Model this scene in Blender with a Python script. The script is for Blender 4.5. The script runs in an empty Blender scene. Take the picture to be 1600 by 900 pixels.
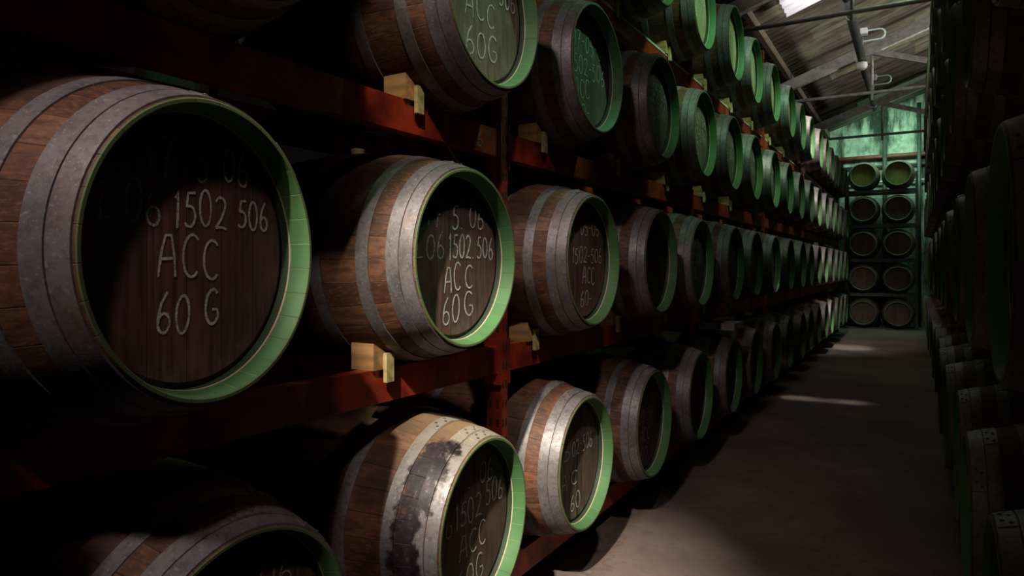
import bpy, bmesh, math, random
from math import sin, cos, pi, radians, atan2, sqrt
from mathutils import Vector, Matrix
random.seed(7)
sc = bpy.context.scene
col = sc.collection
D = 1.2          # metres from the aisle's camera line to the cask heads of the chalked rack

# ------------------------------------------------------------------ camera, world, lights, exposure
cam = bpy.data.cameras.new('camera'); cam.lens = 24.0; cam.sensor_width = 36.0; cam.shift_y = -0.02
cam.clip_start = 0.05; cam.clip_end = 100
co = bpy.data.objects.new('camera', cam); col.objects.link(co)
co.location = (0, 0, 1.38); co.rotation_euler = (radians(90), 0, radians(30.56))
sc.camera = co
sc.view_settings.view_transform = 'Standard'; sc.view_settings.look = 'None'
sc.view_settings.exposure = 0.0; sc.view_settings.gamma = 1.0; sc.view_settings.use_curve_mapping = False
w = bpy.data.worlds.new('world'); sc.world = w; w.use_nodes = True
w.node_tree.nodes['Background'].inputs[0].default_value = (0.55, 0.75, 0.65, 1)
w.node_tree.nodes['Background'].inputs[1].default_value = 0.02

def aim(o, target):
    o.rotation_euler = (Vector(target) - o.location).to_track_quat('-Z', 'Y').to_euler()
def spot(name, loc, target, watts, colr, cone, blend=0.6, radius=0.1):
    l = bpy.data.lights.new(name, 'SPOT'); l.energy = watts; l.color = colr
    l.spot_size = radians(cone); l.spot_blend = blend; l.shadow_soft_size = radius
    o = bpy.data.objects.new(name, l); col.objects.link(o); o.location = loc; aim(o, target); return o
def area(name, loc, target, watts, colr, sx, sy, spread=150):
    l = bpy.data.lights.new(name, 'AREA'); l.energy = watts; l.color = colr
    l.shape = 'RECTANGLE'; l.size = sx; l.size_y = sy; l.spread = radians(spread)
    o = bpy.data.objects.new(name, l); col.objects.link(o); o.location = loc; aim(o, target); return o

def roof_z(x): return 5.28 + 0.351*x if x < 2.9 else 5.28 + 0.351*(5.8 - x)
# daylight falling through the roof sheets near the camera, over the aisle and far down the aisle, plus added fill lamps
spot('daylight_key', (-0.40, -2.1, 4.70), (-1.90, 1.9, 1.2), 400, (1.0, 0.83, 0.82), 46, 0.9, 0.14)
spot('daylight_beam', (-0.1, -1.6, 4.6), (-1.16, 2.42, 0.36), 2900, (1.0, 0.92, 0.76), 14, 1.0, 0.05)
GREEN_Y = (3.3, 5.0, 6.6, 8.2)
for gy in GREEN_Y:
    area('green_roof_light', (0.88, gy, 5.46), (-1.2, gy+1.2, 2.95), 6, (0.50, 1.0, 0.60), 0.5, 0.6, 32)
spot('green_roof_beam', (0.2, 3.2, 5.2), (-1.25, 2.06, 2.3), 240, (0.38, 1.0, 0.58), 14, 0.7, 0.08)
spot('green_roof_beam', (0.25, 4.2, 5.25), (-1.25, 2.95, 2.45), 230, (0.38, 1.0, 0.58), 14, 0.8, 0.08)
spot('aisle_fill', (0.4, 0.6, 4.6), (-1.25, 2.35, 1.15), 270, (1.0, 0.86, 0.80), 25, 1.0, 0.10)  # added fill spot brightening the near cask heads
spot('head_daylight', (0.5, -1.2, 4.35), (-1.13, 0.86, 1.36), 235, (1.0, 0.78, 0.74), 11, 0.9, 0.13)
spot('shelf_daylight', (0.2, -0.6, 4.6), (-1.44, 1.70, 1.93), 330, (1.0, 0.90, 0.70), 6, 0.8, 0.04)
spot('far_floor_beam', (-0.85, 9.3, 4.75), (-0.98, 13.1, 0.0), 1500, (1.0, 0.98, 0.86), 9, 0.9, 0.05)
area('floor_slit_light', (-0.85, 6.3, 4.8), (-0.95, 7.75, 0.0), 0.4, (0.95, 1.0, 0.85), 1.0, 0.10, 4)
spot('far_daylight', (-0.85, 8.9, 4.75), (-1.65, 12.4, 1.8), 700, (1.0, 0.97, 0.90), 46, 0.8, 0.12)
area('end_roof_light', (-0.2, 17.1, 4.72), (-0.1, 18.5, 3.3), 66, (0.50, 1.0, 0.68), 2.2, 0.6, 160)
area('roof_pane_glow', (-0.9, 9.3, 4.78), (-0.4, 12.6, 4.2), 22, (1.0, 0.96, 0.90), 1.1, 1.4, 170)
area('roof_fill_light', (8.6, 9.0, 3.5), (0.0, 9.0, 5.6), 180, (1.0, 0.97, 0.86), 12.0, 0.6, 34)  # added fill that brightens the underside of the roof

# ------------------------------------------------------------------ node helper
class NT:
    def __init__(s, name):
        s.m = bpy.data.materials.new(name); s.m.use_nodes = True
        s.t = s.m.node_tree; s.b = s.t.nodes['Principled BSDF']; s.out = s.t.nodes['Material Output']
    def n(s, kind, ins=None, **props):
        nd = s.t.nodes.new(kind)
        for k, v in props.items(): setattr(nd, k, v)
        for k, v in (ins or {}).items(): s.set(nd.inputs[k], v)
        return nd
    def set(s, sock, v):
        if isinstance(v, bpy.types.NodeSocket): s.t.links.new(v, sock)
        elif isinstance(v, bpy.types.Node): s.t.links.new(v.outputs[0], sock)
        else: sock.default_value = v
    def math(s, op, a, b=0.0, c=0.0, clamp=False):
        return s.n('ShaderNodeMath', {0: a, 1: b, 2: c}, operation=op, use_clamp=clamp).outputs[0]
    def mix(s, f, a, b, mode='MIX'):
        nd = s.n('ShaderNodeMix', data_type='RGBA', blend_type=mode)
        s.set(nd.inputs['Factor'], f); s.set(nd.inputs['A'], a); s.set(nd.inputs['B'], b)
        return nd.outputs['Result']
    def ramp(s, f, stops):
        nd = s.n('ShaderNodeValToRGB', {0: f}); e = nd.color_ramp.elements
        while len(e) < len(stops): e.new(0.5)
        for el, (p, c) in zip(e, stops): el.position = p; el.color = c if len(c) == 4 else (*c, 1)
        return nd.outputs[0]
    def noise(s, vec, scale, detail=4, rough=0.55):
        return s.n('ShaderNodeTexNoise', {'Vector': vec, 'Scale': scale, 'Detail': detail, 'Roughness': rough}).outputs[0]
    def obj(s): return s.n('ShaderNodeTexCoord').outputs['Object']
    def rnd(s): return s.n('ShaderNodeObjectInfo').outputs['Random']
    def sep(s, v):
        nd = s.n('ShaderNodeSeparateXYZ', {0: v}); return nd.outputs[0], nd.outputs[1], nd.outputs[2]
    def comb(s, x, y, z): return s.n('ShaderNodeCombineXYZ', {0: x, 1: y, 2: z}).outputs[0]
    def scale(s, v, k): return s.n('ShaderNodeVectorMath', {0: v, 1: k}, operation='MULTIPLY').outputs[0]
    def white(s, v): return s.n('ShaderNodeTexWhiteNoise', {'Vector': v}, noise_dimensions='3D').outputs[0]
    def step(s, v, lo, hi):
        return s.n('ShaderNodeMapRange', {0: v, 1: lo, 2: hi, 3: 0.0, 4: 1.0}, interpolation_type='SMOOTHSTEP').outputs[0]
    def bump(s, h, strength=0.4, dist=0.01):
        nd = s.n('ShaderNodeBump', {'Height': h, 'Strength': strength, 'Distance': dist}); s.set(s.b.inputs['Normal'], nd.outputs[0])
    def fin(s, colr, rough=0.7, metal=0.0, spec=None):
        s.set(s.b.inputs['Base Color'], colr); s.set(s.b.inputs['Roughness'], rough); s.set(s.b.inputs['Metallic'], metal)
        if spec is not None: s.set(s.b.inputs['Specular IOR Level'], spec)
        return s.m
def c4(r, g, b): return (r, g, b, 1)

NST = 30
def stave_terms(k, P):
    x, y, z = k.sep(P)
    ang = k.math('ARCTAN2', y, z)
    u = k.math('MULTIPLY', ang, NST/(2*pi))
    idn = k.math('FLOOR', u); fr = k.math('FRACT', u)
    edge = k.step(k.math('ABSOLUTE', k.math('SUBTRACT', fr, 0.5)), 0.475, 0.498)
    return x, y, z, ang, idn, edge
def oak(name, stained=False):
    k = NT(name); P = k.obj(); x, y, z, ang, idn, edge = stave_terms(k, P)
    r = k.rnd()
    wn = k.white(k.comb(idn, k.math('MULTIPLY', r, 91.0), 3.0))
    grain = k.noise(k.scale(k.n('ShaderNodeVectorMath', {0: P, 1: k.comb(k.math('MULTIPLY', r, 9.0), idn, 0.0)}, operation='ADD').outputs[0], (5, 60, 60)), 1.0, 5, 0.6)
    blot = k.noise(P, 6.0, 5, 0.6)
    c = k.ramp(wn, [(0, (0.075, 0.029, 0.014)), (0.5, (0.132, 0.053, 0.025)), (1, (0.20, 0.088, 0.045))])
    c = k.mix(k.math('MULTIPLY', k.step(grain, 0.36, 0.66), 0.75), c, c4(0.05, 0.021, 0.012))
    fine = k.noise(k.scale(P, (25, 160, 160)), 1.0, 4, 0.7)
    c = k.mix(k.math('MULTIPLY', k.step(fine, 0.5, 0.7), 0.5), c, c4(0.27, 0.13, 0.07))
    c = k.mix(k.math('MULTIPLY', k.step(blot, 0.48, 0.7), 0.75), c, c4(0.035, 0.018, 0.013))
    c = k.mix(k.math('MULTIPLY', k.step(k.noise(P, 17.0, 4, 0.6), 0.56, 0.7), 0.5), c, c4(0.03, 0.016, 0.012))
    c = k.mix(k.math('MULTIPLY', edge, 0.6), c, c4(0.018, 0.011, 0.008))
    # saw and water marks around the staves
    ring = k.noise(k.comb(k.math('MULTIPLY', x, 40.0), k.math('MULTIPLY', idn, 3.1), 0.0), 1.0, 2)
    c = k.mix(k.math('MULTIPLY', k.step(ring, 0.6, 0.75), 0.35), c, c4(0.05, 0.026, 0.018))
    if stained:
        m = stain_mask(k, P, x, ang); c = k.mix(k.step(ang, -1.0, 0.4), c, k.mix(0.6, c, c4(0.33, 0.23, 0.13)))  # crown side paler: light on top painted into the wood
        c = k.mix(m, c, stain_col(k, P))
    h = k.math('SUBTRACT', k.math('MULTIPLY', grain, 0.4), edge)
    k.bump(h, 0.5, 0.004)
    return k.fin(c, 0.62, 0, 0.35)
def stain_mask(k, P, x, ang):
    # a dark run of spilt wine down the flank of one cask; local angle 0 is the crown, negative faces the camera end
    n1 = k.math('MULTIPLY', k.math('SUBTRACT', k.noise(P, 14.0, 5, 0.65), 0.5), 0.22)
    xx = k.math('ADD', k.math('ADD', x, n1), k.math('MULTIPLY', ang, -0.02))
    a = k.step(xx, -0.125, -0.10); b = k.math('SUBTRACT', 1.0, k.step(xx, -0.045, -0.015))
    aa = k.math('ADD', ang, k.math('MULTIPLY', n1, 2.0))
    t = k.math('SUBTRACT', 1.0, k.step(aa, -0.42, -0.3)); t2 = k.step(aa, -2.3, -1.9)
    return k.math('MULTIPLY', k.math('MULTIPLY', a, b), k.math('MULTIPLY', t, t2))
def stain_col(k, P):
    return k.ramp(k.noise(P, 55.0, 4, 0.7), [(0.3, (0.006, 0.004, 0.006)), (0.56, (0.022, 0.013, 0.018)), (0.66, (0.06, 0.03, 0.026)), (0.76, (0.30, 0.26, 0.28))])
def paint(name, base, joint):
    k = NT(name); P = k.obj(); x, y, z, ang, idn, edge = stave_terms(k, P)
    wn = k.white(k.comb(idn, k.math('MULTIPLY', k.rnd(), 77.0), 1.0))
    nz = k.noise(k.scale(P, (8, 30, 30)), 1.0, 5)
    c = k.mix(k.math('MULTIPLY', wn, 0.35), c4(*base), c4(*[b*0.62 for b in base]))
    c = k.mix(k.math('MULTIPLY', k.step(nz, 0.45, 0.75), 0.4), c, c4(*[b*0.55+0.02 for b in base]))
    pick = k.step(k.white(k.comb(idn, 5.0, k.math('MULTIPLY', k.rnd(), 31.0))), 0.5, 0.55)
    c = k.mix(k.math('MULTIPLY', edge, 0.6), c, k.mix(pick, c4(0.02, 0.05, 0.02), c4(*joint)))
    k.bump(k.math('SUBTRACT', k.math('MULTIPLY', nz, 0.3), edge), 0.3, 0.003)
    return k.fin(c, 0.6, 0, 0.3)
def headwood(name, base=(0.105, 0.058, 0.042), crack=False):
    k = NT(name); P = k.obj(); x, y, z = k.sep(P); r = k.rnd()
    u = k.math('ADD', k.math('DIVIDE', y, 0.088), k.math('MULTIPLY', r, 7.0))
    idn = k.math('FLOOR', u); fr = k.math('FRACT', u)
    edge = k.step(k.math('ABSOLUTE', k.math('SUBTRACT', fr, 0.5)), 0.475, 0.497)
    wn = k.white(k.comb(idn, k.math('MULTIPLY', r, 41.0), 0.0))
    off = k.n('ShaderNodeVectorMath', {0: P, 1: k.comb(idn, r, k.math('MULTIPLY', r, 20.0))}, operation='ADD').outputs[0]
    grain = k.noise(k.scale(off, (1, 70, 5)), 1.0, 6, 0.6)
    blot = k.noise(off, 7.0, 5, 0.62)
    b = base
    c = k.mix(wn, c4(*[v*0.75 for v in b]), c4(*[v*1.25 for v in b]))
    c = k.mix(k.step(grain, 0.38, 0.68), c, c4(*[v*0.5 for v in b]))
    c = k.mix(k.math('MULTIPLY', k.step(blot, 0.5, 0.72), 0.5), c, c4(b[0]*1.5, b[1]*1.6, b[2]*1.7))
    c = k.mix(k.math('MULTIPLY', edge, 0.6), c, c4(0.015, 0.009, 0.007))
    # pale tide mark low on the head
    rr = k.math('SQRT', k.math('ADD', k.math('MULTIPLY', y, y), k.math('MULTIPLY', z, z)))
    low = k.math('MULTIPLY', k.step(k.math('MULTIPLY', z, -1.0), 0.15, 0.24), k.step(k.noise(off, 18.0, 4), 0.4, 0.7))
    c = k.mix(k.math('MULTIPLY', low, 0.5), c, c4(0.20, 0.165, 0.14))
    h = k.math('SUBTRACT', k.math('MULTIPLY', grain, 0.35), edge)
    if crack:
        zz = k.math('ADD', k.math('MULTIPLY', k.math('SUBTRACT', k.noise(k.comb(0.0, 0.0, z), 9.0, 2), 0.5), 0.02), y)
        cr = k.math('SUBTRACT', 1.0, k.step(k.math('ABSOLUTE', k.math('SUBTRACT', zz, 0.015)), 0.002, 0.006))
        cr = k.math('MULTIPLY', cr, k.math('SUBTRACT', 1.0, k.step(z, 0.06, 0.08)))
        c = k.mix(cr, c, c4(0.004, 0.003, 0.003)); h = k.math('SUBTRACT', h, k.math('MULTIPLY', cr, 2.0))
    k.bump(h, 0.35, 0.003)
    return k.fin(c, 0.66, 0, 0.3)
def hoopsteel(name, stained=False, tone=1.0):
    k = NT(name); P = k.obj(); x, y, z = k.sep(P); ang = k.math('ARCTAN2', y, z); r = k.rnd()
    off = k.n('ShaderNodeVectorMath', {0: P, 1: k.comb(k.math('MULTIPLY', r, 30.0), r, 0.0)}, operation='ADD').outputs[0]
    a = k.noise(off, 8.0, 6, 0.65); b = k.noise(off, 60.0, 4, 0.7)
    c = k.ramp(a, [(0.3, (0.17*tone, 0.155*tone, 0.16*tone)), (0.5, (0.33*tone, 0.30*tone, 0.30*tone)), (0.72, (0.42*tone, 0.375*tone, 0.36*tone))])
    c = k.mix(k.math('MULTIPLY', k.step(b, 0.46, 0.66), 0.6), c, c4(0.085, 0.065, 0.06))
    c = k.mix(k.math('MULTIPLY', k.step(k.noise(off, 130.0, 2, 0.5), 0.60, 0.70), 0.5), c, c4(0.42*tone+0.1, 0.42*tone+0.1, 0.44*tone+0.1))
    c = k.mix(k.math('MULTIPLY', k.step(k.noise(off, 3.0, 5, 0.7), 0.55, 0.75), 0.6), c, c4(0.15, 0.075, 0.04))
    if stained:
        c = k.mix(k.step(ang, -1.0, 0.2), c, k.mix(0.6, c, c4(0.50, 0.43, 0.30)))  # the same crown light painted into the hoops
        c = k.mix(stain_mask(k, P, x, ang), c, stain_col(k, P))
    k.bump(b, 0.25, 0.002)
    return k.fin(c, k.math('ADD', 0.38, k.math('MULTIPLY', b, 0.25)), 0.35)
def plain(name, base, rough=0.6, metal=0.0, var=0.4, scale=12.0, dark=None, bumps=0.2):
    k = NT(name); P = k.obj(); n1 = k.noise(P, scale, 6, 0.62)
    d = dark or tuple(b*(1-var) for b in base)
    c = k.mix(k.step(n1, 0.35, 0.68), c4(*base), c4(*d))
    k.bump(n1, bumps, 0.004)
    return k.fin(c, rough, metal)
def timber(name, base, axis=(3, 40, 40)):
    k = NT(name); P = k.obj(); g = k.noise(k.scale(P, axis), 1.0, 5, 0.6)
    c = k.mix(k.step(g, 0.35, 0.7), c4(*base), c4(*[b*0.55 for b in base]))
    k.bump(g, 0.3, 0.003); return k.fin(c, 0.7)
def chalk(name, lo, hi, colr=(0.74, 0.74, 0.70)):
    k = NT(name); P = k.obj(); n1 = k.noise(P, 260.0, 3, 0.7); n2 = k.noise(P, 14.0, 3, 0.6)
    k.fin(c4(*colr), 0.9, 0, 0.1)
    a = k.math('MULTIPLY', k.n('ShaderNodeMapRange', {0: n1, 1: 0.35, 2: 0.62, 3: lo, 4: hi}).outputs[0], k.n('ShaderNodeMapRange', {0: n2, 1: 0.3, 2: 0.6, 3: 0.5, 4: 1.0}).outputs[0])
    k.set(k.b.inputs['Alpha'], a); return k.m
M = {}
M['oak'] = oak('oak_staves'); M['oak_stained'] = oak('oak_staves_stained', True)
M['green'] = paint('green_rim_paint', (0.065, 0.17, 0.055), (0.22, 0.30, 0.17))
M['cream'] = paint('bare_croze_wood', (0.48, 0.38, 0.27), (0.2, 0.15, 0.1))
M['croze'] = paint('dark_croze', (0.03, 0.05, 0.026), (0.05, 0.06, 0.035))
M['rim'] = paint('end_grain_rim', (0.10, 0.15, 0.055), (0.1, 0.08, 0.05))
M['head'] = headwood('head_boards'); M['head_crack'] = headwood('head_boards_cracked', (0.12, 0.078, 0.058), True)
M['head_red'] = headwood('head_boards_red', (0.125, 0.058, 0.045)); M['head_mid'] = headwood('head_boards_lit_mid', (0.18, 0.135, 0.095)); M['head_olive'] = headwood('head_boards_olive', (0.24, 0.20, 0.06)); M['head_pale'] = headwood('head_boards_lit_pale', (0.40, 0.34, 0.19))  # mid and pale: upper tiers' light put into the head colour
M['hoop'] = hoopsteel('hoop_steel', False, 0.52); M['hoop_stained'] = hoopsteel('hoop_steel_stained', True, 0.6)
M['rivet'] = plain('rivet_steel', (0.10, 0.085, 0.075), 0.5, 0.3)
M['chalk'] = chalk('chalk_marks', 0.35, 0.95); M['chalk_faint'] = chalk('chalk_marks_rubbed', 0.05, 0.6)
M['orange'] = plain('orange_rack_paint', (0.36, 0.035, 0.009), 0.5, 0.0, 0.5, 9.0, (0.12, 0.012, 0.006))
M['lit_edge'] = plain('lit_edge_grey', (0.62, 0.62, 0.56), 0.5)  # pale tone stands for light on the beam edge
M['stencil'] = plain('stencil_paint', (0.26, 0.17, 0.11), 0.8)
M['hole'] = plain('slot_shadow_steel', (0.01, 0.008, 0.008), 0.9)
M['chock'] = timber('chock_wood', (0.50, 0.27, 0.10)); M['chock_pale'] = timber('chock_pale_wood', (0.58, 0.46, 0.20))
M['plank'] = timber('plank_wood', (0.34, 0.30, 0.28))
M['cork'] = plain('bung_cork', (0.25, 0.16, 0.09), 0.8)
M['galv'] = plain('galvanised_steel', (0.45, 0.45, 0.44), 0.45, 0.2)
M['rust'] = plain('rusty_red_steel', (0.14, 0.028, 0.02), 0.6, 0.1)
M['dark_steel'] = plain('dark_steel', (0.05, 0.055, 0.05), 0.55, 0.2)
M['truss'] = plain('truss_paint', (0.55, 0.54, 0.51), 0.6)
M['purlin'] = timber('purlin_timber', (0.13, 0.095, 0.065), (40, 3, 40))
M['white_plastic'] = plain('white_plastic', (0.8, 0.8, 0.78), 0.4, 0, 0.1)
M['cable'] = plain('pale_cable', (0.55, 0.75, 0.72), 0.4, 0, 0.1)

def floor_mat():
    k = NT('worn_concrete'); P = k.obj(); a = k.noise(P, 1.3, 6, 0.6); b = k.noise(P, 9.0, 6, 0.65); c_ = k.noise(P, 90.0, 3, 0.7)
    c = k.ramp(a, [(0.3, (0.10, 0.07, 0.06)), (0.6, (0.17, 0.125, 0.105)), (0.8, (0.22, 0.17, 0.14))])
    c = k.mix(k.math('MULTIPLY', k.step(b, 0.5, 0.72), 0.55), c, c4(0.07, 0.052, 0.046))
    vor = k.n('ShaderNodeTexVoronoi', {'Vector': k.n('ShaderNodeVectorMath', {0: P, 1: k.comb(k.math('MULTIPLY', b, 0.5), k.math('MULTIPLY', a, 0.6), 0.0)}, operation='ADD').outputs[0], 'Scale': 0.55}, feature='DISTANCE_TO_EDGE').outputs[0]
    cr = k.math('SUBTRACT', 1.0, k.step(vor, 0.004, 0.012))
    c = k.mix(k.math('MULTIPLY', cr, 0.25), c, c4(0.03, 0.022, 0.02))
    k.bump(k.math('ADD', b, k.math('MULTIPLY', c_, 0.4)), 0.35, 0.01)
    return k.fin(c, 0.75, 0, 0.3)
def roof_mat():
    k = NT('fibre_cement_sheet'); P = k.obj(); x, y, z = k.sep(P)
    ix = k.math('FLOOR', k.math('DIVIDE', x, 1.35)); iy = k.math('FLOOR', k.math('DIVIDE', k.math('ADD', y, k.math('MULTIPLY', ix, 0.4)), 1.06))
    wn = k.white(k.comb(ix, iy, 2.0))
    st = k.noise(k.scale(P, (0.9, 9, 0.9)), 1.0, 6, 0.65); bl = k.noise(P, 2.5, 6, 0.6)
    c = k.ramp(wn, [(0.0, (0.105, 0.092, 0.072)), (0.72, (0.165, 0.15, 0.118)), (0.8, (0.19, 0.19, 0.135)), (1.0, (0.27, 0.28, 0.19))])
    c = k.mix(k.step(st, 0.42, 0.68), c, c4(0.045, 0.037, 0.028))
    c = k.mix(k.math('MULTIPLY', k.step(bl, 0.45, 0.7), 0.6), c, c4(0.06, 0.048, 0.034))
    return k.fin(c, 0.85, 0, 0.2)
def moss_wall(name):
    k = NT(name); P = k.obj(); x, y, z = k.sep(P)
    run = k.noise(k.comb(k.math('MULTIPLY', x, 2.6), k.math('MULTIPLY', y, 2.6), k.math('MULTIPLY', z, 0.5)), 1.0, 6, 0.65)
    bl = k.noise(P, 2.2, 6, 0.65); fine = k.noise(P, 14.0, 5, 0.7)
    c = k.ramp(bl, [(0.3, (0.12, 0.13, 0.11)), (0.5, (0.34, 0.36, 0.31)), (0.75, (0.44, 0.45, 0.40))])
    c = k.mix(k.step(run, 0.43, 0.58), c, c4(0.035, 0.042, 0.034))
    c = k.mix(k.math('MULTIPLY', k.step(fine, 0.5, 0.7), 0.5), c, c4(0.06, 0.075, 0.055))
    k.bump(fine, 0.3, 0.01); return k.fin(c, 0.9, 0, 0.2)
def pane(name, colr, strength):
    k = NT(name); P = k.obj(); n1 = k.noise(k.scale(P, (0.8, 7, 0.8)), 1.0, 4)
    rib = k.math('MULTIPLY', k.step(k.math('SINE', k.math('MULTIPLY', k.sep(P)[1], 2*pi/0.177)), -0.2, 0.9), 0.6)
    c = k.mix(k.step(n1, 0.35, 0.62), c4(*colr), c4(*[v*0.4 for v in colr])); c = k.mix(rib, c, c4(*[v*0.5 for v in colr]))
    k.fin(c4(0.6, 0.6, 0.6), 0.5); k.set(k.b.inputs['Emission Color'], c); k.set(k.b.inputs['Emission Strength'], strength); return k.m
M['floor'] = floor_mat(); M['roof'] = roof_mat(); M['wall'] = moss_wall('mossy_render'); 
M['dark_wall'] = plain('shade_dark_wall', (0.02, 0.019, 0.017), 0.9, 0, 0.5, 3.0)  # shade behind the rack put into a near-black wall colour
M['sky_white'] = pane('white_roof_pane', (0.95, 0.93, 1.0), 0.9)
M['sky_green'] = pane('green_roof_pane', (0.30, 0.9, 0.5), 0.04)
M['sky_dim'] = pane('roof_pane', (0.95, 0.93, 1.0), 0.1)
M['added_side_pane'] = pane('added_window_pane', (0.9, 0.9, 0.8), 0.08)  # faint glow for the added side windows
def window_mat():
    k = NT('green_glow_panel'); P = k.obj(); a = k.noise(P, 22.0, 6, 0.75); b = k.noise(P, 5.0, 4)
    m_ = k.math('MULTIPLY', k.step(a, 0.5, 0.7), k.step(b, 0.4, 0.6))
    k.fin(c4(0.02, 0.03, 0.02), 0.5); k.set(k.b.inputs['Emission Color'], k.mix(m_, c4(0.004, 0.012, 0.007), c4(0.05, 0.13, 0.07))); k.set(k.b.inputs['Emission Strength'], 0.5); return k.m
M['window'] = window_mat()

# ------------------------------------------------------------------ mesh helpers
class MB:
    def __init__(s): s.v = []; s.f = []; s.mi = []; s.sm = []
    def box(s, lo, hi, mi=0):
        b = len(s.v); x0, y0, z0 = lo; x1, y1, z1 = hi
        s.v += [(x0,y0,z0),(x1,y0,z0),(x1,y1,z0),(x0,y1,z0),(x0,y0,z1),(x1,y0,z1),(x1,y1,z1),(x0,y1,z1)]
        for q in ((0,3,2,1),(4,5,6,7),(0,1,5,4),(1,2,6,5),(2,3,7,6),(3,0,4,7)):
            s.f.append(tuple(b+i for i in q)); s.mi.append(mi); s.sm.append(False)
    def prism(s, poly, y0, y1, mi=0):      # polygon in xz, extruded along y
        b = len(s.v); n = len(poly)
        s.v += [(p[0], y0, p[1]) for p in poly] + [(p[0], y1, p[1]) for p in poly]
        s.f.append(tuple(b+i for i in range(n))); s.f.append(tuple(b+n+i for i in reversed(range(n))))
        for i in range(n): s.f.append((b+i, b+n+i, b+n+(i+1)%n, b+(i+1)%n))
        s.mi += [mi]*(n+2); s.sm += [False]*(n+2)
    def lathe_x(s, prof, segs, mis, smooth=True, caps=False):   # prof: list of (x, r); axis X
        b = len(s.v)
        for (x, r) in prof:
            for i in range(segs):
                a = 2*pi*i/segs; s.v.append((x, r*sin(a), r*cos(a)))
        for j in range(len(prof)-1):
            mi = mis[j] if isinstance(mis, list) else mis
            for i in range(segs):
                i2 = (i+1) % segs
                s.f.append((b+j*segs+i, b+(j+1)*segs+i, b+(j+1)*segs+i2, b+j*segs+i2)); s.mi.append(mi); s.sm.append(smooth)
        if caps:
            s.f.append(tuple(b+i for i in range(segs))); s.mi.append(0); s.sm.append(False)
            e = b+(len(prof)-1)*segs
            s.f.append(tuple(e+i for i in reversed(range(segs)))); s.mi.append(0); s.sm.append(False)
    def tube(s, pts, r, segs=10, mi=0):
        pts = [Vector(p) for p in pts]; b = len(s.v); up = Vector((0, 0, 1))
        for i, p in enumerate(pts):
            t = (pts[min(i+1, len(pts)-1)] - pts[max(i-1, 0)]).normalized()
            u = t.cross(up) if abs(t.dot(up)) < 0.98 else t.cross(Vector((1, 0, 0)))
            u.normalize(); v = u.cross(t)
            for q in range(segs):
                a = 2*pi*q/segs; s.v.append(tuple(p + r*(cos(a)*u + sin(a)*v)))
        for i in range(len(pts)-1):
            for q in range(segs):
                q2 = (q+1) % segs
                s.f.append((b+i*segs+q, b+i*segs+q2, b+(i+1)*segs+q2, b+(i+1)*segs+q)); s.mi.append(mi); s.sm.append(True)
        s.f.append(tuple(b+q for q in reversed(range(segs)))); s.f.append(tuple(b+(len(pts)-1)*segs+q for q in range(segs)))
        s.mi += [mi]*2; s.sm += [False]*2
    def beam(s, p, q, wdt, hgt, mi=0):     # square bar p->q, section wdt (horizontal) x hgt
        p, q = Vector(p), Vector(q); t = (q-p).normalized(); up = Vector((0, 0, 1)) if abs(t.z) < 0.98 else Vector((0, 1, 0))
        u = t.cross(up).normalized(); v = u.cross(t); b = len(s.v)
        for e in (p, q):
            for (a, c) in ((-1,-1),(1,-1),(1,1),(-1,1)): s.v.append(tuple(e + u*a*wdt/2 + v*c*hgt/2))
        for f in ((0,1,2,3),(7,6,5,4),(0,4,5,1),(1,5,6,2),(2,6,7,3),(3,7,4,0)):
            s.f.append(tuple(b+i for i in f)); s.mi.append(mi); s.sm.append(False)
    def mesh(s, name, mats):
        me = bpy.data.meshes.new(name); me.from_pydata(s.v, [], s.f)
        for m in mats: me.materials.append(m)
        me.polygons.foreach_set('material_index', s.mi); me.polygons.foreach_set('use_smooth', s.sm)
        bm = bmesh.new(); bm.from_mesh(me); bmesh.ops.recalc_face_normals(bm, faces=bm.faces)
        for e in bm.edges:
            if len(e.link_faces) == 2 and e.calc_face_angle(0) > radians(30): e.smooth = False
        bm.to_mesh(me); bm.free(); me.update(); return me
    def build(s, name, mats, parent=None, loc=(0, 0, 0)):
        return link(name, s.mesh(name, mats if isinstance(mats, list) else [mats]), parent, loc)
def link(name, me, parent=None, loc=(0, 0, 0)):
    o = bpy.data.objects.new(name, me); col.objects.link(o); o.location = loc
    if parent: o.parent = parent
    return o
def tag(o, label, cat, group=None):
    o['label'] = label; o['category'] = cat
    if group: o['group'] = group
    return o
def thing(name, label, cat, loc=(0, 0, 0), rz=0, group=None):
    o = bpy.data.objects.new(name, None); col.objects.link(o); o.location = loc; o.rotation_euler = (0, 0, rz); o.empty_display_size = 0.1
    return tag(o, label, cat, group)
def struct(o, label=None, cat=None):
    o['kind'] = 'structure'
    if label: o['label'] = label
    if cat: o['category'] = cat
    return o

# ------------------------------------------------------------------ the building
Y0, Y1 = -3.4, 18.6
XL, XR = -2.95, 8.75
m = MB(); m.box((XL-0.2, Y0-0.2, -0.15), (XR+0.2, Y1+0.2, 0)); struct(m.build('floor', M['floor']), 'worn brown concrete aisle floor', 'floor')
m = MB(); m.prism([(XL, 0), (XR, 0), (XR, roof_z(XR)+0.1), (2.9, roof_z(2.9)+0.1), (XL, roof_z(XL)+0.1)], Y1, Y1+0.2); struct(m.build('wall_end', M['wall']), 'mossy streaked green end wall under the roof', 'wall')
m = MB(); m.prism([(XL, 0), (XR, 0), (XR, roof_z(XR)+0.1), (2.9, roof_z(2.9)+0.1), (XL, roof_z(XL)+0.1)], Y0-0.2, Y0); struct(m.build('wall_front', M['wall']), 'rendered gable wall behind the camera', 'wall')
m = MB(); m.box((XL-0.2, Y0-0.2, 0), (XL, Y1+0.2, roof_z(XL)+0.12)); struct(m.build('wall_left', M['dark_wall']), 'shade-darkened side wall behind the chalked rack', 'wall')
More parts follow.
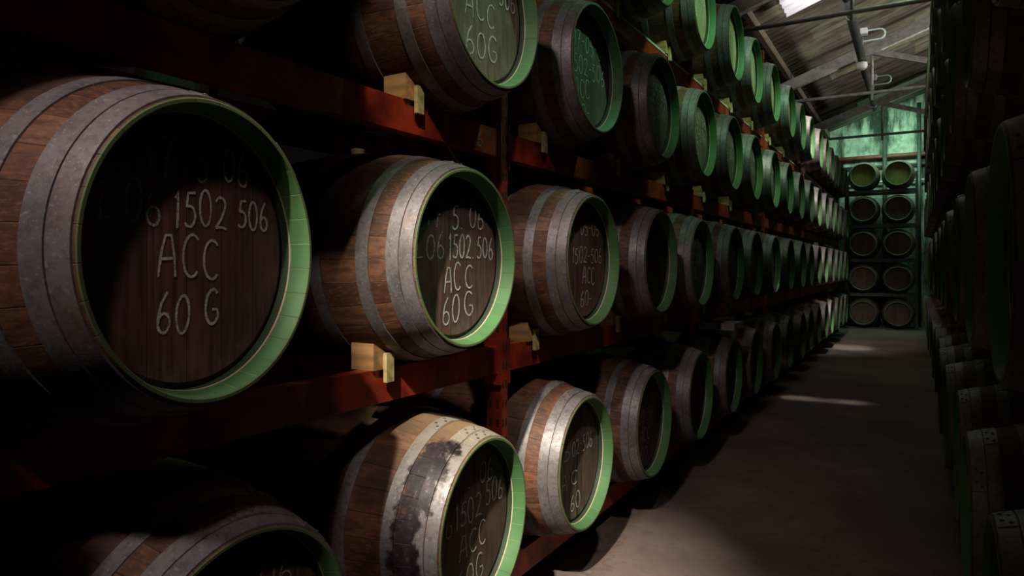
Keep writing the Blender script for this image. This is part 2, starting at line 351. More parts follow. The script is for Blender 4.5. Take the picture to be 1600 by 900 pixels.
m = MB(); m.box((XR, Y0-0.2, 0), (XR+0.2, Y1+0.2, roof_z(XR)+0.12)); struct(m.build('wall_right', M['dark_wall']), 'far side wall behind the dark rack', 'wall')
def corr_sheet(x0, x1, y0, y1, dz, name, mat, pitch=0.177, amp=0.024, thick=0.012):
    n = max(2, int((y1-y0)/pitch*8)); v = []; f = []
    xs = [x0 + (x1-x0)*i/4 for i in range(5)]
    for lay in (0, 1):
        for i in range(n+1):
            y = y0 + (y1-y0)*i/n; a = amp*cos(2*pi*y/pitch)
            for x in xs: v.append((x, y, roof_z(x)+amp+0.02+a+dz+lay*thick))
    k = len(xs); N = (n+1)*k
    for i in range(n):
        for j in range(k-1):
            q = (i*k+j, i*k+j+1, (i+1)*k+j+1, (i+1)*k+j); f.append(q); f.append(tuple(N+t for t in reversed(q)))
    for i in range(n):
        for j in (0, k-1): f.append((i*k+j, (i+1)*k+j, N+(i+1)*k+j, N+i*k+j))
    for j in range(k-1):
        for i in (0, n): f.append((i*k+j, i*k+j+1, N+i*k+j+1, N+i*k+j))
    me = bpy.data.meshes.new(name); me.from_pydata(v, [], f); me.materials.append(mat)
    me.polygons.foreach_set('use_smooth', [True]*len(f))
    bm = bmesh.new(); bm.from_mesh(me); bmesh.ops.recalc_face_normals(bm, faces=bm.faces); bm.to_mesh(me); bm.free()
    return link(name, me)
# roof slope above the aisle and the slope beyond the ridge
struct(corr_sheet(XL-0.1, 2.9, Y0-0.1, Y1+0.1, 0.07, 'ceiling', M['roof']), 'corrugated fibre cement roof sheets sloping over the aisle', 'roof')
struct(corr_sheet(2.9, XR+0.1, Y0-0.1, Y1+0.1, 0.07, 'ceiling_far_slope', M['roof']), 'corrugated roof slope beyond the ridge', 'roof')
def skylight(nm, x0, x1, y0, y1, mat, label): struct(corr_sheet(x0, x1, y0, y1, 0.052, nm, mat), label, 'skylight')
skylight('window_1', -1.52, -0.05, 8.05, 10.0, M['sky_white'], 'bright white translucent roof sheet among the grey sheets')
skylight('window_2', -0.8, 0.6, -2.9, -1.3, M['sky_dim'], 'translucent roof sheet near the camera')
for i, gy in enumerate(GREEN_Y):
    skylight('window_%d' % (9+i), 0.57, 1.19, gy-0.45, gy+0.45, M['sky_green'], 'green translucent roof sheet above the aisle, %s from the camera end' % ('first', 'second', 'third', 'fourth')[i])
skylight('window_4', -1.1, 0.8, 16.7, 18.0, M['sky_green'], 'green translucent roof sheet by the end wall')
# glowing panel added as a window for a green-lit patch of side wall
m = MB(); m.box((XL-0.02, 1.76, 2.12), (XL+0.012, 2.02, 2.50))
wn_ = struct(m.build('window_5', M['window']), 'small added panel glowing faintly green behind the rack', 'window')
m = MB()
for lo, hi in (((XL, 1.71, 2.07), (XL+0.05, 1.76, 2.55)), ((XL, 2.02, 2.07), (XL+0.05, 2.07, 2.55)), ((XL, 1.76, 2.07), (XL+0.05, 2.02, 2.12)), ((XL, 1.76, 2.50), (XL+0.05, 2.02, 2.55))): m.box(lo, hi)
m.build('window_frame', M['dark_steel'], wn_)
for i, y in enumerate((4.5, 9.0, 13.5)):  # unseen windows added to go with the roof fill lamp
    m = MB(); m.box((XR-0.012, y-1.9, 2.85), (XR+0.01, y+1.9, 3.75))
    o_ = struct(m.build('window_%d' % (i+6), M['added_side_pane']), 'added unseen high window in the far side wall', 'window')
    m = MB()
    for yy in (y-1.93, y-0.63, y+0.63, y+1.93): m.box((XR-0.05, yy-0.03, 2.79), (XR, yy+0.03, 3.81))
    for zz in (2.82, 3.78): m.box((XR-0.05, y-1.93, zz-0.03), (XR, y+1.93, zz+0.03))
    m.build('window_frame', M['dark_steel'], o_)
# purlins along the roof
for i, x in enumerate((-2.75, -1.85, 1.4, 2.2)):
    m = MB(); m.beam((x, Y0, roof_z(x)+0.0), (x, Y1, roof_z(x)+0.0), 0.07, 0.12)
    struct(m.build('trim_%d' % (i+1), M['purlin']), 'brown timber purlin under the roof sheets', 'purlin')
# trusses
TY = [0.35, 4.38, 8.40, 12.43, 16.45]
TLAB = ['grey roof truss overhead beside the camera', 'grey roof truss out over the first casks of the top tier', 'roof truss crossing just below the white roof sheet',
        'middle roof truss with pale rafter and hanging rod', 'last roof truss close to the mossy end wall']
def make_truss():
    t = thing('roof_truss', TLAB[0], 'roof truss', (0, TY[0], 4.20), 0, 'steel roof trusses')
    b = -4.20
    def rz(x): return roof_z(x) - 0.16 + b
    for sgn, (xa, xb) in (('a', (XL+0.02, 2.9)), ('b', (2.9, XR-0.02))):
        m = MB(); m.beam((xa, 0, rz(xa)), (xb, 0, rz(xb)), 0.10, 0.17); m.build('rafter', M['truss'], t)
    m = MB(); m.tube([(XL+0.02, 0, 0), (XR-0.02, 0, 0)], 0.028, 8); m.build('tie_rod', M['truss'], t)
    for x in (-0.60, 2.9, 6.4):
        m = MB(); m.tube([(x, 0, -0.12), (x, 0, rz(x))], 0.022, 8); m.build('hanger_rod', M['truss'], t)
    for x0, x1 in ((-0.60, 1.3), (6.4, 4.5)):
        m = MB(); m.beam((x0, 0, rz(x0)-0.05), (x1, 0, 0.0), 0.06, 0.09); m.build('strut', M['truss'], t)
    return t
truss = make_truss()
def copy_tree(src, loc, rz=None):
    c = src.copy(); col.objects.link(c); c.location = loc
    if rz is not None: c.rotation_euler = (0, 0, rz)
    for ch in src.children:
        d = ch.copy(); col.objects.link(d); d.parent = c
        for g in ch.children:
            e = g.copy(); col.objects.link(e); e.parent = d
    return c
for y, lb in zip(TY[1:], TLAB[1:]):
    t = copy_tree(truss, (0, y, 4.20)); t['label'] = lb
# service pipe hung under the roof, with its boxes and cable loops
PX, PZ = -0.72, 4.66
t = thing('service_pipe', 'long dark pipe hung under the roof along the aisle', 'pipe', (PX, 4.0, PZ))
m = MB(); m.tube([(0, 0, 0), (0, 5.9, 0)], 0.05, 14); m.tube([(0, 5.9, 0), (0, 9.2, 0)], 0.062, 14); m.tube([(0, 9.2, 0), (0, 12.0, 0)], 0.05, 14); m.build('pipe_run', M['dark_steel'], t)
for y in (1.2, 4.4, 8.2, 11.5):
    m = MB(); m.tube([(0, y, 0.04), (0, y, roof_z(PX)-PZ+0.02)], 0.012, 8); m.build('hanger', M['galv'], t)
    m = MB(); m.tube([(0, y-0.03, 0), (0, y+0.03, 0)], 0.07, 14); m.build('clamp', M['galv'], t)
for i, (y, lb) in enumerate(((10.9, 'white junction box with pale cable loop on the roof pipe'), (13.6, 'small junction box with cable loop far along the roof pipe'))):
    t = thing('junction_box', lb, 'junction box', (PX+0.09, y, PZ+0.06))
    m = MB(); m.box((-0.04, -0.06, -0.03), (0.05, 0.06, 0.05)); m.build('box', M['white_plastic'], t)
    m = MB(); pts = [(0.05, 0, 0.02)]
    for q in range(13):
        a = pi/2 - pi*q/12; pts.append((0.20+0.07*cos(a), 0, -0.05+0.07*sin(a)))
    pts.append((0.0, 0, -0.125)); m.tube(pts, 0.012, 8); m.build('cable', M['cable'], t)
t = thing('bulkhead_lamp', 'small round white lamp clipped below the roof pipe', 'lamp', (PX, 12.0, PZ-0.075))
m = MB(); m.lathe_x([(-0.02, 0.03), (0.0, 0.075), (0.05, 0.085), (0.09, 0.07), (0.115, 0.03)], 20, 0, True, True)
o = m.build('lamp_globe', M['white_plastic'], t); o.rotation_euler = (0, pi/2, 0)
# steelwork on the end wall
def bar(name, lab, p, q, r, mat, cat='beam'):
    m = MB(); m.tube([p, q], r, 10); o = m.build(name, mat); tag(o, lab, cat); return o
bar('wall_pipe', 'rusty red pipe crossing the mossy end wall', (-2.8, 18.5, 4.02), (1.6, 18.5, 4.02), 0.055, M['rust'], 'pipe')
bar('wall_pipe', 'thin dark green pipe just above the end stack of casks', (-2.8, 18.52, 3.80), (1.6, 18.52, 3.80), 0.03, M['dark_steel'], 'pipe')
bar('wall_pipe', 'pale rail on the end wall behind the topmost casks', (-2.8, 18.5, 3.42), (1.6, 18.5, 3.42), 0.03, M['galv'], 'pipe')
bar('downpipe', 'dark upright pipe in the middle of the end wall', (-0.62, 18.44, 0.0), (-0.62, 18.44, 4.95), 0.05, M['dark_steel'], 'pipe')
bar('downpipe', 'slim upright pipe on the end wall by the dark rack', (0.08, 18.45, 0.0), (0.08, 18.45, 5.2), 0.045, M['dark_steel'], 'pipe')

# ------------------------------------------------------------------ casks
L, RE, RB, RIN, HD = 0.96, 0.281, 0.364, 0.258, 0.062
def rad(d): return RE + (RB-RE)*(1-((d-L/2)/(L/2))**2)
def staves_mesh(name, body):
    p = []; mi = []
    def add(x, r, i): p.append((x, r)); mi.append(i)
    add(-HD-0.004, RIN+0.001, 4); add(-0.0465, RIN+0.001, 2); add(-0.043, RIN+0.002, 1); add(-0.002, RE-0.010, 3); add(0, RE-0.008, 3); add(0, RE-0.002, 3)
    add(-0.002, RE, 0)
    for i in range(1, 24): d = L*i/24; add(-d, rad(d), 0)
    add(-L+0.004, RE, 0); add(-L, RE-0.004, 3); add(-L, RIN+0.008, 3); add(-L+0.004, RIN+0.004, 0); add(-L+HD+0.004, RIN+0.001, 0)
    m = MB(); m.lathe_x(p, 96, mi); return m.mesh(name, [body, M['green'], M['cream'], M['rim'], M['croze']])
def head_mesh(name, mat, front=True):
    m = MB(); x0, x1 = (-HD, -HD-0.022) if front else (-L+HD, -L+HD+0.022)
    m.lathe_x([(x0, 0.001), (x0, RIN-0.012), (x0-(0.006 if front else -0.006), RIN), (x1, RIN), (x1, 0.001)], 72, 0, False)
    return m.mesh(name, [mat])
HOOPS = [(0.006, 0.043), (0.0465, 0.083), (0.137, 0.176), (0.296, 0.336)]
def hoop_mesh(name, d0, d1, mat, front, seam):
    m = MB(); th = 0.0035
    ds = [d0, (d0+d1)/2, d1]
    x = (lambda d: -d) if front else (lambda d: -L+d)
    prof = [(x(d), rad(d)-0.001) for d in ds] + [(x(d), rad(d)+th) for d in reversed(ds)]
    prof.append(prof[0]); m.lathe_x(prof, 96, 0)
    # riveted lap: a short doubled plate with four rivets
    n = 7; b = len(m.v)
    for i in range(n+1):
        a = seam + 0.30*(i/n - 0.5)
        for d in (d0+0.001, d1-0.001):
            r = rad(d)+th+0.0025; m.v.append((x(d), r*sin(a), r*cos(a)))
        for d in (d0+0.001, d1-0.001):
            r = rad(d); m.v.append((x(d), r*sin(a), r*cos(a)))
    for i in range(n):
        o = b+i*4; q = b+(i+1)*4
        for fc in ((o, o+1, q+1, q), (o+1, o+3, q+3, q+1), (o+2, o, q, q+2)): m.f.append(fc); m.mi.append(0); m.sm.append(True)
    for o in (b, b+n*4): m.f.append((o, o+1, o+3, o+2)); m.mi.append(0); m.sm.append(False)
    wd = d1-d0
    for da, f in ((-0.10, 0.3), (-0.05, 0.7), (0.05, 0.3), (0.10, 0.7)):
        a = seam+da; d = d0+wd*f; r = rad(d)+th+0.0025
        cpt = Vector((x(d), r*sin(a), r*cos(a))); nrm = Vector((0, sin(a), cos(a))); tx = Vector((1, 0, 0)); ty = nrm.cross(tx); b2 = len(m.v)
        for rr, hh in ((0.0052, -0.001), (0.0042, 0.0018), (0.001, 0.0028)):
            for s in range(8):
                q = 2*pi*s/8; m.v.append(tuple(cpt + tx*rr*cos(q) + ty*rr*sin(q) + nrm*hh))
        for rg in range(2):
            for s in range(8):
                m.f.append((b2+rg*8+s, b2+rg*8+(s+1) % 8, b2+rg*8+8+(s+1) % 8, b2+rg*8+8+s)); m.mi.append(1); m.sm.append(True)
        m.f.append(tuple(b2+16+s for s in range(8))); m.mi.append(1); m.sm.append(True)
    return m.mesh(name, [mat, M['rivet']])
ME_ST = staves_mesh('staves', M['oak']); ME_ST2 = staves_mesh('staves_stained', M['oak_stained'])
ME_HEAD = {k: head_mesh('head_'+k, M[k]) for k in ('head', 'head_crack', 'head_red', 'head_pale', 'head_olive', 'head_mid')}
ME_HB = head_mesh('rear_head', M['head'], False)
SE = [0.35, -0.25, 0.15, 0.9]
ME_HOOP = [hoop_mesh('hoop', a, b, M['hoop'], True, SE[i]) for i, (a, b) in enumerate(HOOPS)]
ME_HOOPR = [hoop_mesh('hoop', a, b, M['hoop'], False, SE[i]+2) for i, (a, b) in enumerate(HOOPS)]
SS = [-0.02, -0.02, -0.12, 0.5]
ME_HOOPS = [hoop_mesh('hoop_stained', a, b, M['hoop_stained'], True, SS[i]) for i, (a, b) in enumerate(HOOPS)]
mb = MB(); mb.lathe_x([(-0.012, 0.022), (0.012, 0.025), (0.016, 0.022)], 16, 0, True, True); ME_BUNG = mb.mesh('bung', [M['cork']])

# chalk writing: one open polyline list per character, in a unit box (width, height)
def arc(cx, cy, rx, ry, a0, a1, n=14): return [(cx+rx*cos(radians(a0+(a1-a0)*i/n)), cy+ry*sin(radians(a0+(a1-a0)*i/n))) for i in range(n+1)]
GL = {
 '0': (0.52, [arc(0.26, 0.5, 0.24, 0.48, 100, 465, 22)]),
 '1': (0.22, [[(0.02, 0.78), (0.13, 1.0), (0.12, 0.5), (0.11, 0.0)]]),
 '2': (0.55, [arc(0.26, 0.76, 0.22, 0.23, 160, -30, 12) + [(0.30, 0.35), (0.04, 0.04)], [(0.04, 0.04), (0.30, 0.07), (0.54, 0.02)]]),
 '5': (0.5, [[(0.44, 0.98), (0.14, 0.95), (0.10, 0.56)] + arc(0.22, 0.30, 0.24, 0.29, 110, -140, 14)]),
 '6': (0.5, [[(0.34, 1.0), (0.14, 0.72), (0.04, 0.34)] + arc(0.25, 0.24, 0.21, 0.24, 165, 540, 18)]),
 '7': (0.5, [[(0.02, 0.96), (0.46, 0.98), (0.28, 0.5), (0.20, 0.0)], [(0.12, 0.50), (0.42, 0.53)]]),
 'A': (0.58, [[(0.02, 0.0), (0.10, 0.6), (0.22, 0.98), (0.40, 0.98), (0.50, 0.5), (0.54, 0.0)], [(0.06, 0.42), (0.52, 0.44)]]),
 'C': (0.55, [arc(0.32, 0.5, 0.29, 0.49, 48, 312, 18)]),
 'G': (0.56, [arc(0.32, 0.5, 0.29, 0.49, 50, 330, 18) + [(0.52, 0.42), (0.32, 0.42)]]),
 'L': (0.45, [[(0.06, 1.0), (0.05, 0.02), (0.42, 0.05)]]),
 '-': (0.34, [[(0.04, 0.48), (0.30, 0.52)]]), '.': (0.14, [[(0.05, 0.0), (0.08, 0.05)]]), '=': (0.34, [[(0.02, 0.56), (0.3, 0.58)], [(0.02, 0.38), (0.3, 0.40)]]),
 ' ': (0.36, []),
}
def writing_mesh(name, lines, mats, x=-HD+0.0022, w=0.0055, rs=1):
    """lines: (text, left, right, base height, char height, faint?) in metres on the head, read from the aisle."""
    rg = random.Random(rs); m = MB()
    for (txt, l, r, zb, hgt, mi) in lines:
        tot = sum(GL[c][0]+0.16 for c in txt)-0.16; sx = (r-l)/tot; cx = l
        for c in txt:
            gw, strokes = GL[c]; dz = rg.uniform(-0.06, 0.06)*hgt; sl = rg.uniform(-0.02, 0.08); hs = rg.uniform(0.92, 1.08)
            for st in strokes:
                pts = []
                for (a, b_) in st: pts.append(Vector((x, cx + (a + sl*b_)*sx + rg.uniform(-.004, .004)*sx, zb + dz + b_*hgt*hs)))
                # resample by subdividing long segments
                q = [pts[0]]
                for p in pts[1:]:
                    k = max(1, int((p-q[-1]).length/0.012)); s0 = q[-1]
                    for i in range(1, k+1): q.append(s0.lerp(p, i/k))
                base = len(m.v)
                for i, p in enumerate(q):
                    t = (q[min(i+1, len(q)-1)]-q[max(i-1, 0)]); t = t.normalized() if t.length > 1e-9 else Vector((0, 1, 0))
                    nn = Vector((0, -t.z, t.y)); ww = w*0.5*rg.uniform(0.75, 1.15)
                    m.v.append(tuple(p+nn*ww)); m.v.append(tuple(p-nn*ww))
                for i in range(len(q)-1):
                    o = base+2*i; m.f.append((o, o+1, o+3, o+2)); m.mi.append(mi); m.sm.append(False)
            cx += (gw+0.16)*sx
    return m.mesh(name, mats)
CM = [M['chalk'], M['chalk_faint']]
W_A = writing_mesh('chalk_writing', [('17', -0.108, -0.045, 0.128, 0.075, 1), ('5', 0.008, 0.035, 0.138, 0.07, 1), ('06', 0.075, 0.145, 0.142, 0.07, 0), ('L', -0.20, -0.165, 0.052, 0.065, 1), ('06', -0.15, -0.075, 0.045, 0.075, 1),
     ('1502', -0.045, 0.085, 0.045, 0.07, 0), ('506', 0.115, 0.205, 0.052, 0.062, 0), ('ACC', -0.082, 0.062, -0.05, 0.078, 0), ('60', -0.085, -0.012, -0.152, 0.078, 0), ('G', 0.026, 0.06, -0.145, 0.072, 0)], CM, rs=1)
W_B = writing_mesh('chalk_writing', [('17', -0.15, -0.075, 0.095, 0.075, 1), ('5.', -0.02, 0.04, 0.095, 0.075, 0), ('06', 0.08, 0.165, 0.098, 0.078, 0), ('L06', -0.20, -0.06, -0.002, 0.078, 1),
     ('1502.', -0.035, 0.105, -0.002, 0.08, 0), ('506', 0.125, 0.225, 0.0, 0.075, 0), ('AC', -0.06, 0.03, -0.105, 0.085, 0), ('C', 0.055, 0.1, -0.10, 0.08, 0), ('60', -0.07, 0.02, -0.205, 0.09, 0), ('G', 0.05, 0.10, -0.19, 0.08, 0)], CM, rs=2)
W_C = writing_mesh('chalk_writing', [('17-', -0.13, -0.05, 0.105, 0.065, 1), ('05-06', -0.03, 0.17, 0.115, 0.065, 0), ('1502-506', -0.11, 0.20, -0.01, 0.07, 0), ('ACC', -0.01, 0.12, -0.105, 0.075, 0), ('60-', -0.03, 0.09, -0.20, 0.07, 0)], CM, rs=3)
W_D = writing_mesh('chalk_writing', [('17 5', -0.13, 0.0, 0.115, 0.075, 1), ('06', 0.05, 0.14, 0.11, 0.078, 0), ('06', -0.21, -0.12, 0.0, 0.075, 1), ('1502', -0.10, 0.06, 0.005, 0.08, 0), ('506', 0.09, 0.21, 0.025, 0.08, 0), ('ACC', -0.08, 0.09, -0.10, 0.08, 0), ('60G', -0.09, 0.07, -0.205, 0.08, 0)], CM, rs=4)
W_E = writing_mesh('chalk_writing', [('15', -0.18, -0.06, 0.02, 0.07, 1), ('02-506', -0.04, 0.17, 0.025, 0.07, 0), ('A', -0.14, -0.09, -0.11, 0.07, 1), ('C', -0.05, 0.01, -0.10, 0.06, 0), ('60', -0.06, 0.04, -0.205, 0.07, 0)], CM, rs=5)
W_F = writing_mesh('chalk_writing', [('17-05-06', -0.14, 0.20, 0.075, 0.08, 0), ('1502-506', -0.17, 0.19, -0.03, 0.08, 0), ('ACC', -0.14, 0.02, -0.13, 0.08, 0), ('60-', -0.12, 0.02, -0.22, 0.07, 0)], CM, rs=6)
W_G = writing_mesh('chalk_writing', [('17-5-06', -0.14, 0.16, 0.10, 0.075, 1), ('1502-506', -0.17, 0.16, 0.0, 0.07, 1), ('ACC', -0.08, 0.07, -0.10, 0.07, 1), ('60', -0.08, 0.03, -0.20, 0.07, 1)], CM, rs=7)
W_H = writing_mesh('chalk_writing', [('17 5 06', -0.15, 0.15, 0.13, 0.08, 0), ('L06 1502 506', -0.22, 0.21, 0.04, 0.08, 0), ('ACC', -0.11, 0.07, -0.055, 0.08, 0), ('60G', -0.105, 0.085, -0.175, 0.09, 0)], CM, rs=8)

def cask(label, loc, rz, group, write=None, head='head', stained=False, full=True, scale=1.0, roll=None, bung=True):
    t = thing('wine_cask', label, 'cask', loc, rz, group); t.scale = (scale,)*3
    rl = random.uniform(-0.5, 0.5) if roll is None else roll
    def part(name, me, spin=True):
        o = link(name, me, t, (0, 0, RB))
        if spin: o.rotation_euler = (rl, 0, 0)
        return o
    part('staves', ME_ST2 if stained else ME_ST)
    hd = part('head', ME_HEAD[head], False)
    for i in range(4 if full else 3): part('hoop', (ME_HOOPS if stained else ME_HOOP)[i])
    if full:
        for i in range(4): part('hoop', ME_HOOPR[i])
    part('head', ME_HB, False)
    if write:
        link('chalk_writing', write, hd)
    if bung and full:
        o = link('bung', ME_BUNG, t, (-L/2, 0, 2*RB+0.006)); o.rotation_euler = (0, -pi/2, 0)
    return t

ORD = ['first', 'second', 'third', 'fourth', 'fifth', 'sixth', 'seventh', 'eighth', 'ninth', 'tenth', 'eleventh', 'twelfth', 'thirteenth', 'fourteenth', 'fifteenth', 'sixteenth', 'seventeenth', 'eighteenth', 'nineteenth', 'twentieth', 'twenty-first', 'twenty-second']
ZR = [0.54, 1.41, 2.265, 3.13, 4.00]
far = [4.53, 5.28, 6.03, 6.83, 7.58, 8.33, 9.13, 9.88, 10.63, 11.43, 12.18, 12.93]
jit = random.Random(3)
def fj(off=0.0): return [y + off + jit.uniform(-0.02, 0.02) for y in far]
ROWS = [[0.80, 1.56, 2.25, 2.97, 3.735] + fj(), [0.684, 1.495, 2.285, 3.07, 3.76] + fj(), [0.80, 1.62, 2.35, 3.08, 3.80] + fj(0.02), [3.08, 3.83] + fj(0.03)]
TIER = ['bottom', 'second', 'third', 'top']
SPECIAL = {
 (0, 0): ('low dark cask in the bottom corner, only its lit hoops and rim showing', W_G, 'head', {}),
 (0, 1): ('cask with a black spill stain down its flank, on the bottom tier', W_D, 'head', {'stained': True, 'roll': 0.0}),
 (0, 2): ('cask with a cracked head chalked 02-506, behind the stained cask', W_E, 'head_crack', {}),
 (1, 0): ('huge cask turned slightly, chalked 17 5 06, L 06 1502 506, ACC, 60 G', W_A, 'head_red', {}),
 (1, 1): ('cask with crisp white chalk 1502.506 ACC 60 G on its half-green head', W_B, 'head', {}),
 (1, 2): ('cask chalked 1502-506 with short tick after 60, beside the rack post', W_C, 'head_red', {}),
 (2, 0): ('cask lost in shadow above the huge turned cask', None, 'head', {}),
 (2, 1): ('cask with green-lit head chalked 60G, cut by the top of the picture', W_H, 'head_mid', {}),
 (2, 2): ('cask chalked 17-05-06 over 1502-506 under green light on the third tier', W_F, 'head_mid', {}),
}
chock_sites = []
for r, ys in enumerate(ROWS):
    for i, y in enumerate(ys):
        n_ = i+1 if r != 2 else i    # the third tier's shadowed cask is not counted
        grp = 'casks on the chalked rack'
        if (r, i) in SPECIAL:
            lab, wr, hd, kw = SPECIAL[(r, i)]
        else:
            hint = 'chalk-marked oak cask' if i < 6 else 'small distant cask'
            lab = '%s, %s along the %s tier of the chalked rack' % (hint, ORD[n_-1], TIER[r])
            wr = (W_F if r >= 2 else W_G) if i < 12 else None
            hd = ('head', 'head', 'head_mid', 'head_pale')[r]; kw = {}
        cask(lab, (-1.123 if (r, i) == (1, 0) else -D + random.uniform(-0.012, 0.012), y*D, ZR[r]-RB), {(1, 0): radians(10), (0, 1): radians(3)}.get((r, i), 0), grp, wr, hd, full=(i < 7), **kw)
        chock_sites.append((r, i, y*D, lab))
cask('cask beyond the picture edge on the second tier, next to the huge turned cask', (-D-0.0, -0.03*D, ZR[1]-RB), 0, 'casks on the chalked rack')
cask('cask beyond the picture edge on the bottom tier, under the huge turned cask', (-D-0.02, 0.10*D, ZR[0]-RB), 0, 'casks on the chalked rack')
cask('cask beyond the picture edge on the third tier, above the huge turned cask', (-D, 0.10*D, ZR[2]-RB), 0, 'casks on the chalked rack')
for r in range(5):
    up = [1.15 + 2.28*i for i in range(6)]; n_ = 0
    spots_ = [(u+dy)*D + random.uniform(-0.02, 0.02) for u in up for dy in (0.39, 1.14, 1.89)]
    if r == 4: spots_ = [1.76, 2.50, 3.24, 3.98] + [t + o_ for t in TY[1:4] for o_ in (0.40, 1.135, 2.00, 2.82, 3.61)]
    if True:
        for y in spots_:
            if y > 16.2: continue
            cask('unlit cask, %s along the %s tier of the dark rack across the aisle' % (ORD[n_], (TIER[:3]+['fourth', 'top'])[r]), (0.15 + random.uniform(-0.01, 0.01), y, ZR[r]-RB), pi, 'casks on the dark rack', None, 'head', full=(n_ < 4))
            n_ += 1
# the stack that closes the aisle: two casks on each of five steel cradles
S = 0.92
for k in range(5):
    z = 0.36 + 0.773*k
    for j, x in enumerate((-1.01, -0.325)):
        lab = '%s cask on the %s cradle of the stack closing the aisle' % (('window-side', 'aisle-side')[0] if False else ('dark-rack-side' if j else 'chalked-rack-side'), ('bottom', 'second', 'middle', 'fourth', 'topmost')[k])
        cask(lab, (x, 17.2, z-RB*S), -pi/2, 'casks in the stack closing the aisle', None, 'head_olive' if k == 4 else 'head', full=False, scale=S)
    t = thing('cask_cradle', '%s steel cradle of the stack closing the aisle' % ('bottom', 'second', 'middle', 'fourth', 'topmost')[k], 'cradle', (-0.667, 17.2, z-0.42 if k else 0.0), 0, 'steel cask cradles')
    zb = -(t.location.z) + z
    for yy in (0.20, 0.70):
        m = MB(); m.box((-0.70, yy-0.03, zb-0.36-(0.04 if k else 0)), (0.70, yy+0.03, zb-0.30 if False else zb-0.325)); m.build('rail', M['dark_steel'], t)
    for xx in (-0.70, 0.70):
        for yy in (0.20, 0.70):
            m = MB(); m.beam((xx, yy, zb-0.37 if k else 0.0), (xx, yy, zb+0.40 if k < 4 else zb+0.05), 0.05, 0.05); m.build('post', M['dark_steel'], t)

# ------------------------------------------------------------------ racks
def rack(name, label, xf, xb, face, ups, tops, tiers, y_end):
    t = thing(name, label, 'rack', (xf, ups[0]*D, 0))
    ox, oy = xf, ups[0]*D
    for u in ups:
        for x in (xf, xb):
            m = MB(); yy = u*D-oy; xx = x-ox
            m.box((xx-0.035, yy-0.022, 0), (xx+0.035, yy+0.022, tops)); m.box((xx-0.07, yy-0.06, 0), (xx+0.07, yy+0.06, 0.012))
            sgn = face if x == xf else -face
            for k in range(int(tops/0.075)-1):       # punched slots, both rows, on the aisle face and the near flank
                z = 0.09+k*0.075
                for dy in (-0.011, 0.011): m.box((xx+sgn*0.0335, yy+dy-0.004, z-0.016), (xx+sgn*0.0358, yy+dy+0.004, z+0.016), 1)
                for dx in (-0.016, 0.016): m.box((xx+dx-0.005, yy-0.0233, z-0.016), (xx+dx+0.005, yy-0.021, z+0.016), 1)
            m.build('upright', [M['orange'], M['hole']], t)
        m = MB()
        zs = [0.3+0.62*k for k in range(int((tops-0.3)/0.62)+1)]
        for k in range(len(zs)-1):
            a, b = (xf-ox, xb-ox) if k % 2 == 0 else (xb-ox, xf-ox)
            m.beam((a, u*D-oy, zs[k]), (b, u*D-oy, zs[k+1]), 0.025, 0.04)
        m.build('bracing', M['orange'], t)
    for r in range(tiers):
        zt = ZR[r] - rad(0.24) + 0.001
        for a, b in zip(ups[:-1], ups[1:]):
            for x in (xf, xb):
                m = MB(); ya, yb = a*D-oy+0.024, b*D-oy-0.024; xx = x-ox
                m.box((xx-0.025, ya, zt-0.105), (xx+0.025, yb, zt))
                for ye, s in ((ya, 1), (yb, -1)):   # end plates
                    m.box((xx-0.04, min(ye, ye+s*0.012), zt-0.15), (xx+0.04, max(ye, ye+s*0.012), zt+0.03))
                o = m.build('beam', M['orange'], t)
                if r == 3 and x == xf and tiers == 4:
                    m = MB(); m.box((xx-0.027+face*0.0, ya+0.02, zt-0.012), (xx+0.029*face, yb-0.02, zt+0.0005)); m.build('lit_edge_strip', M['lit_edge'], o)  # lit upper edge of the top-tier beam painted as a pale strip
    return t
upsL = [-0.385, 1.935, 4.13, 6.43, 8.73, 11.03, 13.33]
upsR = [1.15 + 2.28*i for i in range(7)]
rk = rack('pallet_rack', 'long orange steel rack carrying the chalk-marked casks', -1.44, -1.92, 1, upsL, 3.72, 4, 16)
rack('pallet_rack', 'unlit rack of casks across the aisle', 0.39, 0.87, -1, upsR, 3.645, 5, 16)
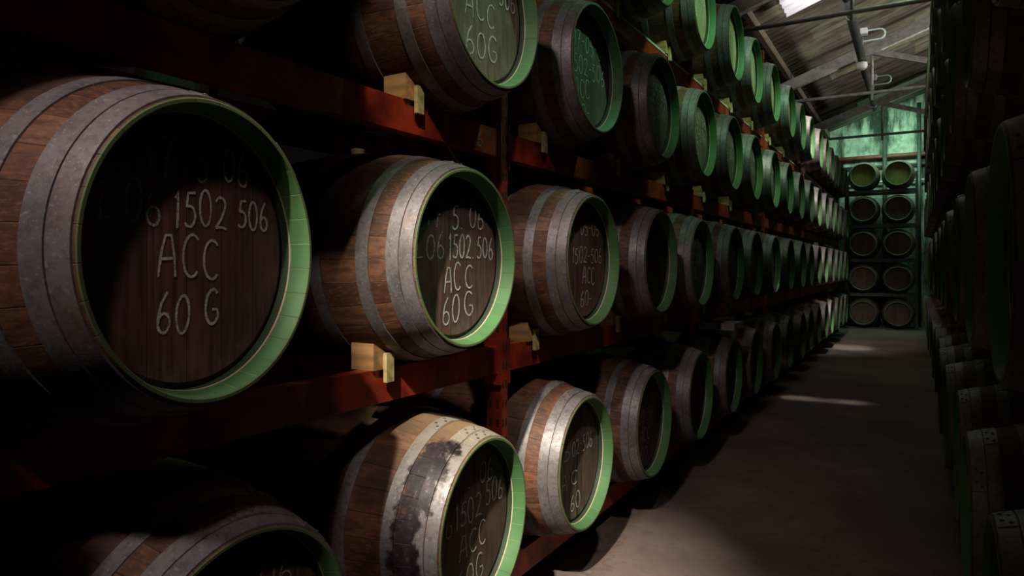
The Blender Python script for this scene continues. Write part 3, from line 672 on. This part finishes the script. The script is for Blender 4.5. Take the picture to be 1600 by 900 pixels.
# stencilled numbers on the front beams
for (yy, r, txt) in ((1.66*D, 1, '60'), (1.76*D, 2, '16'), (2.20*D, 0, '60'), (2.30*D, 2, '65')):
    zt = ZR[r]-rad(0.24)
    me = writing_mesh('stencil_number', [(txt, 0, 0.06, 0, 0.055, 0)], [M['stencil']], x=0.0, w=0.0055, rs=9)
    bms = [c for c in rk.children if c.name.startswith('beam')]
    o = link('stencil_number', me, None, (0, 0, 0))
    # parent to the beam of that tier and bay
    bay = max(i for i in range(len(upsL)-1) if upsL[i]*D < yy)
    o.parent = bms[(r*(len(upsL)-1)+bay)*2]
    o.location = (0.0262, yy-upsL[0]*D, zt-0.082)

# chocks under the casks
def make_chock():
    t = thing('cask_chock', '', 'chock', (0, 0, 0), 0, 'wooden chocks')
    m = MB(); v = [(-0.045, 0), (0.03, 0), (0.03, 0.04), (-0.045, 0.082)]
    b = len(m.v); m.v += [(-0.055, p[0], p[1]) for p in v] + [(0.035, p[0], p[1]) for p in v]
    for f in ((3, 2, 1, 0), (4, 5, 6, 7), (0, 1, 5, 4), (1, 2, 6, 5), (2, 3, 7, 6), (3, 0, 4, 7)): m.f.append(tuple(b+i for i in f)); m.mi.append(0); m.sm.append(False)
    m.build('wedge', M['chock'], t)
    m = MB(); m.box((0.036, -0.002, -0.04), (0.05, 0.032, 0.05)); m.build('stop_plate', M['chock_pale'], t)
    return t
proto = make_chock(); first = True
for (r, i, y, lab) in chock_sites:
    if i > 6 or (r == 1 and i == 0) or (r == 2 and i == 0) or r == 0: continue
    zt = ZR[r]-rad(0.24)+0.001; half = 0.19
    for s, wd in ((-1, 'near side'),):
        yy = y + s*half
        if any(abs(yy-u*D) < 0.1 for u in upsL): continue
        c = proto if first else copy_tree(proto, (0, 0, 0)); first = False
        c.location = (-1.44, yy, zt); c.rotation_euler = (0, 0, 0 if s < 0 else 0)
        if s > 0: c.scale = (1, -1, 1)
        n_ = ORD[i if r != 2 else i-1]
        c['label'] = 'wooden chock at the %s of the %s cask along the %s tier' % (wd, n_, TIER[r])
# loose boards lying on a bottom-tier cask
yb = ROWS[0][5]*D
t = thing('loose_boards', 'two grey boards lying on top of a bottom-tier cask', 'boards', (-1.3, yb, ZR[0]+RB-0.012))
for dy in (-0.13, 0.03):
    m = MB(); m.box((-0.62, dy-0.02, 0.012), (0.13, dy+0.13, 0.064)); m.build('board', M['plank'], t)
